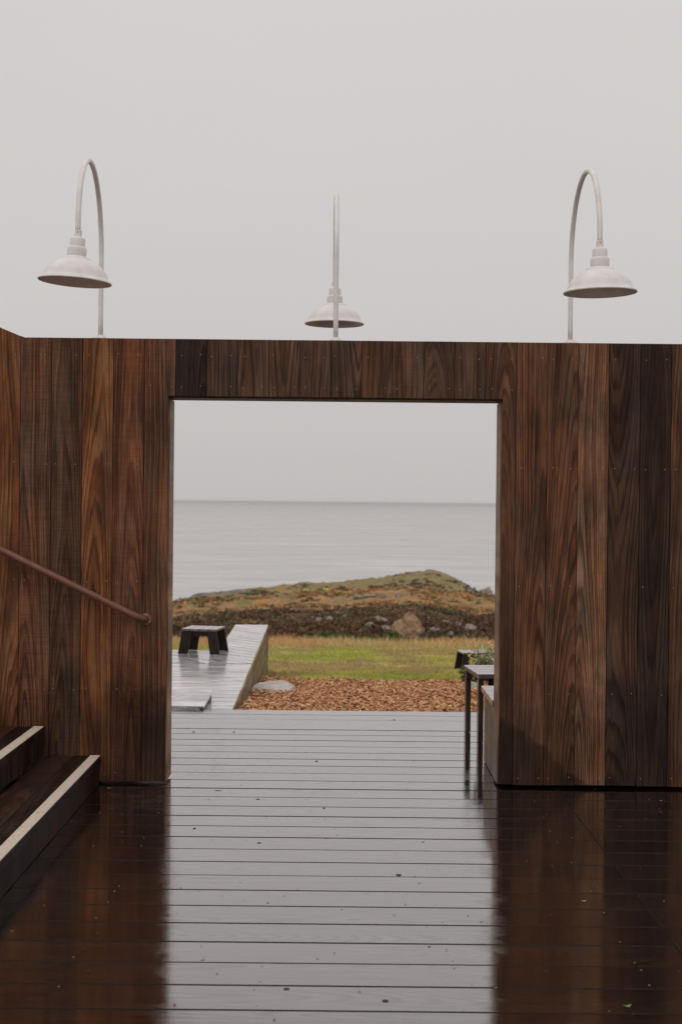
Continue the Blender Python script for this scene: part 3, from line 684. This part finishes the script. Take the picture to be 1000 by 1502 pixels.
def shrub(x, y, rx, ry, rz, n, size, pal_, label, seed, lumps=9, name='shrub'):
    z = float(terrain_z(np.array([x]), np.array([y]))[0]); t = tag(empty(name, (x, y, z)), label, 'shrub')
    r = np.random.default_rng(seed); cs = []; rs = []
    for _ in range(lumps):
        q = r.random()*2*math.pi; m = math.sqrt(r.random())*.75
        cs.append((rx*m*math.cos(q), ry*m*math.sin(q), rz*(.30+.42*r.random()*(1-m*.5)))); f = .32+.22*r.random(); rs.append((rx*f, ry*f, rz*f*.9))
    V, F, C = leaf_cloud(cs, rs, n, size, pal_, seed); V[:, 2] = np.maximum(V[:, 2], .005)
    link('foliage', np_mesh('foliage', V, F, C), M['scrub'], t)
    bm = bmesh.new()
    for c in cs[:6]:
        e = Vector(c); s = Vector((c[0]*.15, c[1]*.15, -.03)); w = max(.008, rz*.015); dv = Vector((w, 0, 0)); ev = Vector((0, w, 0))
        vs = [bm.verts.new(s+q) for q in (dv, ev, -dv, -ev)]+[bm.verts.new(e+q*.4) for q in (dv, ev, -dv, -ev)]
        for i in range(4): bm.faces.new((vs[i], vs[(i+1) % 4], vs[4+(i+1) % 4], vs[4+i]))
    link('stems', bm_mesh(bm, 'stems'), M['bench_leg'], t)
    return t
GG = [(.48, .47, .29), (.36, .37, .20), (.58, .55, .38), (.27, .28, .15)]
DG = [(.075, .115, .030), (.055, .08, .024), (.115, .15, .04)]
shrub(2.02, 16.2, .46, .45, .42, 5200, .04, GG, 'grey green leafy shrub growing behind the slatted bench', 5, 12)
shrub(1.38, 14.55, .20, .22, .24, 1400, .035, [(.10, .11, .055), (.07, .08, .04), (.16, .15, .09)], 'small dark green sprig at the bark edge behind the bench', 6, 6)
shrub(-.42, 40.5, .85, .6, .56, 3600, .10, DG, 'dark green rounded shrub at the meadow edge near the board walk', 7, 10)
shrub(.55, 41.5, .35, .5, .50, 1100, .09, DG+[(.13, .12, .05)], 'small olive shrub between the two dark green ones', 9, 5)
shrub(1.50, 41.0, .55, .5, .66, 2800, .10, DG, 'dark green shrub at the meadow edge below the tan rock face', 8, 8)
shrub(2.75, 42.5, .8, .6, .6, 2400, .10, [(.06, .06, .03), (.045, .045, .025)], 'blackish low shrub at the meadow edge beyond the tan rock face', 10, 8)

# ------------------------------------------------------------------ scrub of the bank and heath: nobody could count it
def scrub_patch(name, xr, yr, n, r0, r1, hk, leaves, leaf, pal_, label, seed, mask=None):
    r = np.random.default_rng(seed); x = r.uniform(*xr, n); y = r.uniform(*yr, n)
    if mask is not None: kp = mask(x, y, r); x, y = x[kp], y[kp]
    z = terrain_z(x, y); n = len(x); rad = r.uniform(r0, r1, n)**1.0
    m = n*leaves; k = np.repeat(np.arange(n), leaves)
    v = r.normal(size=(m, 3)); v /= np.linalg.norm(v, axis=1)[:, None]; v[:, 2] = np.abs(v[:, 2])
    c = np.stack([x, y, z], 1)[k]+v*(rad[k][:, None]*np.array([1, 1, hk]))*(.6+.5*r.random((m, 1)))
    a = r.normal(size=(m, 3))*.5+v; a /= np.linalg.norm(a, axis=1)[:, None]; b = np.cross(a, r.normal(size=(m, 3))); b /= np.linalg.norm(b, axis=1)[:, None]
    s = leaf*(.6+.9*r.random((m, 1)))
    V = np.stack([c-a*s*.5, c+b*s*.35, c+a*s*.7, c-b*s*.35], 1).reshape(-1, 3); F = np.arange(4*m).reshape(m, 4)
    pal_ = np.asarray(pal_); tone_ = fbm(x/6, y/5, seed+2); pi = np.clip((tone_-.25)/.5*len(pal_)+r.normal(0, .5, n), 0, len(pal_)-1).astype(int)
    col = pal_[pi][k]*(.65+.7*r.random((m, 1)))
    return tag(link(name, np_mesh(name, V, F, np.repeat(col, 4, 0)), M['scrub']), label, 'scrub', kind='stuff')
BK = [(.10, .058, .033), (.14, .073, .038), (.19, .10, .048), (.10, .09, .042), (.21, .14, .075), (.26, .155, .075)]
scrub_patch('bank_scrub', (-55, 55), (143, 166), 10000, .25, .62, .75, 22, .30, BK, 'dark brown coastal scrub covering the bank', 31,
            lambda x, y, r: ~((np.abs(x-7.2) < 1.2) & (y < 150.3)))
HT = [(.48, .24, .095), (.40, .20, .085), (.30, .22, .09), (.20, .17, .075), (.50, .29, .12), (.24, .13, .06)]
scrub_patch('heath_scrub', (-50, 50), (167, 290), 7000, .3, .8, .35, 14, .40, HT, 'rusty orange and olive heath above the bank', 33,
            lambda x, y, r: fbm(x/8, y/10, 40) > .47)
HD = [(.13, .12, .065), (.19, .155, .085), (.10, .10, .055), (.24, .17, .09)]
scrub_patch('headland_scrub', (-58, 48), (285, 425), 3200, .3, .9, .35, 14, .5, HD, 'grey green low scrub on the headland', 35,
            lambda x, y, r: (fbm(x/10, y/14, 44) > .55) & ~((500+x*2086/y < 370) & (y > 375)) & ~((500+x*2086/y > 425) & (500+x*2086/y < 500) & (y > 285) & (y < 352)))
DB = [(.085, .07, .04), (.06, .055, .03), (.12, .085, .045), (.17, .13, .075)]
scrub_patch('hollow_scrub', (-60, 45), (255, 345), 2600, .3, .9, .6, 16, .4, DB, 'dark scrub in the hollows below the headland', 37,
            lambda x, y, r: (fbm(x/9, y/16, 47) > .56) & ~((500+x*2086/y > 425) & (500+x*2086/y < 500) & (y > 285)))
# ------------------------------------------------------------------ bark chips and grass
n = 62000
x = rng.uniform(-1.0, 4.2, n); y = 10.2+5.7*rng.random(n)
kp = (x > edge_x(y)+.02) & (y < 15.45+(fbm(x/1.3, y/2.6, 21)-.5)*1.6+x*.06); x, y = x[kp], y[kp]; n = len(x)
z = terrain_z(x, y)+rng.random(n)*.022; ln = rng.uniform(.018, .055, n)*.5; wd = rng.uniform(.008, .020, n)*.5
yaw = rng.random(n)*6.283; pit = rng.normal(0, .32, n); rol = rng.normal(0, .45, n)
a = np.stack([np.cos(yaw)*np.cos(pit), np.sin(yaw)*np.cos(pit), np.sin(pit)], 1); b = np.stack([-np.sin(yaw)*np.cos(rol), np.cos(yaw)*np.cos(rol), np.sin(rol)], 1)
c = np.stack([x, y, z], 1); A_, B_ = a*ln[:, None], b*wd[:, None]; up = np.array([0, 0, 1])*(.25*ln)[:, None]
V = np.stack([c-A_-B_*.7, c-A_*.9+B_, c+B_+up, c+A_+B_*.6, c+A_*.9-B_, c-B_+up], 1).reshape(-1, 3)
i = np.arange(n)*6; F = np.concatenate([np.stack([i, i+5, i+2, i+1], 1), np.stack([i+5, i+4, i+3, i+2], 1)])
palc = np.array([(.42, .175, .060), (.33, .115, .040), (.48, .23, .09), (.22, .075, .03), (.14, .06, .03), (.52, .30, .15)])
col = palc[rng.choice(6, n, p=[.3, .25, .17, .12, .06, .10])]*rng.uniform(1.0, 1.7, (n, 1))*np.array([1, 1.12, 1.12])
tag(link('bark_chips', np_mesh('bark_chips', V, F, np.repeat(col, 6, 0)), M['chips']), 'orange brown bark chips spread beyond the deck', 'bark', kind='stuff')
n = 120000
y = 14.7*np.exp(rng.random(n)*math.log(39/14.7)); x = rng.uniform(-.20, .24, n)*y
e = 15.35+(fbm(x/1.3, y/2.6, 21)-.5)*1.6+x*.06; kp = (y > e) & ~((x < edge_x(np.minimum(y, 17.3))+.02) & (y < 17.35)); x, y = x[kp], y[kp]; n = len(x)
z = terrain_z(x, y); n1 = fbm(x/1.3, y/2.6, 21); tuft = fbm(x/.5, y/.7, 61)
e2 = 31.5+(n1-.5)*10; tl = np.clip((y-e2+2)/4.5, 0, 1)
h = (.022+.035*rng.random(n)*(.4+1.2*tuft))*(1-tl)+(.08+.22*rng.random(n)*tuft*1.4)*tl
w = .0028*(y/15)*(1+.6*rng.random(n)); th = rng.random(n)*6.283; ln = rng.normal(0, .45, (n, 2))
base = np.stack([x, y, z-.01], 1); sd_ = np.stack([np.cos(th)*w, np.sin(th)*w, 0*w], 1); tip = base+np.stack([ln[:, 0]*h, ln[:, 1]*h, h+.01], 1)
V = np.stack([base-sd_, base+sd_, tip], 1).reshape(-1, 3); F = np.arange(3*n).reshape(n, 3)
col = zone_col(x, y)*rng.uniform(.75, 1.3, (n, 1)); dry = rng.random(n) < .06; col[dry] = np.array([.33, .24, .12])*rng.uniform(.7, 1.1, (dry.sum(), 1))
tag(link('meadow_grass', np_mesh('meadow_grass', V, F, np.repeat(col, 3, 0)), M['grass']), 'green and straw coloured meadow grass beyond the bark', 'grass', kind='stuff')

# ------------------------------------------------------------------ bits blown onto the deck
def leaf(px, py, s, mat, label, rz):
    x, d = deck_pt(px, py); bm = bmesh.new(); vs = []
    for k in range(10):
        t = k/10*2*math.pi; r = 1+.25*math.sin(3*t); vs.append(bm.verts.new((s*r*math.cos(t), s*.55*r*math.sin(t), .003+.25*s*abs(math.cos(t))**2)))
    c = bm.verts.new((0, 0, .002))
    for k in range(10): bm.faces.new((c, vs[k], vs[(k+1) % 10]))
    o = link('fallen_leaf', bm_mesh(bm, 'fallen_leaf'), M[mat], None, (x, d, .0005), (0, 0, rz)); tag(o, label, 'leaf')
leaf(298, 1407, .008, 'leaf_orange', 'tiny orange leaf alone on the wet deck boards', .5)
leaf(920, 1479, .015, 'leaf_green', 'small green leaf on the dark shaded deck boards', .3)
leaf(160, 1157.5, .018, 'leaf_tan', 'tan leaf lying on the deck between stairs and wall', .2)
leaf(856, 1324, .012, 'leaf_tan', 'tan leaf on the shaded deck near the board seam', .1)
leaf(969, 1176, .013, 'leaf_orange', 'orange leaf at the foot of the blackish wall boards', .1)

# grit and bark crumbs on the boards
V, Fs, C_ = [], [], []
for _ in range(420):
    x, d = random.uniform(-1.2, 3.0), random.uniform(2.5, 10.1); a = random.random()*6.28; s0 = random.uniform(.0015, .005); i = len(V)
    V += [(x+s0*random.uniform(.6, 1.5)*math.cos(a+k*1.257), d+s0*random.uniform(.6, 1.5)*math.sin(a+k*1.257), .0022) for k in range(5)]; Fs.append(tuple(range(i, i+5)))
    C_ += [random.choice([(.02, .014, .01), (.05, .03, .02), (.30, .22, .14), (.03, .02, .015)])]*5
tag(link('deck_grit', np_mesh('deck_grit', V, Fs, C_), M['chips']), 'specks of grit and bark crumbs on the wet deck', 'grit', kind='stuff')

# ------------------------------------------------------------------ sea air
me = box_mesh('haze', 44000, 31600, 38.2, 0, (0, 15000, -14.9))
hz = link('haze', me, None); g = G('sea_haze'); pv = g.n('ShaderNodeVolumePrincipled')
pv.inputs['Color'].default_value = (.93, .92, .91, 1); pv.inputs['Density'].default_value = 6e-5; pv.inputs['Anisotropy'].default_value = .2
g.t.links.new(pv.outputs[0], g.out.inputs['Volume']); me.materials.append(g.m)
tag(hz, 'thin grey sea haze over land and water', 'haze', kind='stuff')
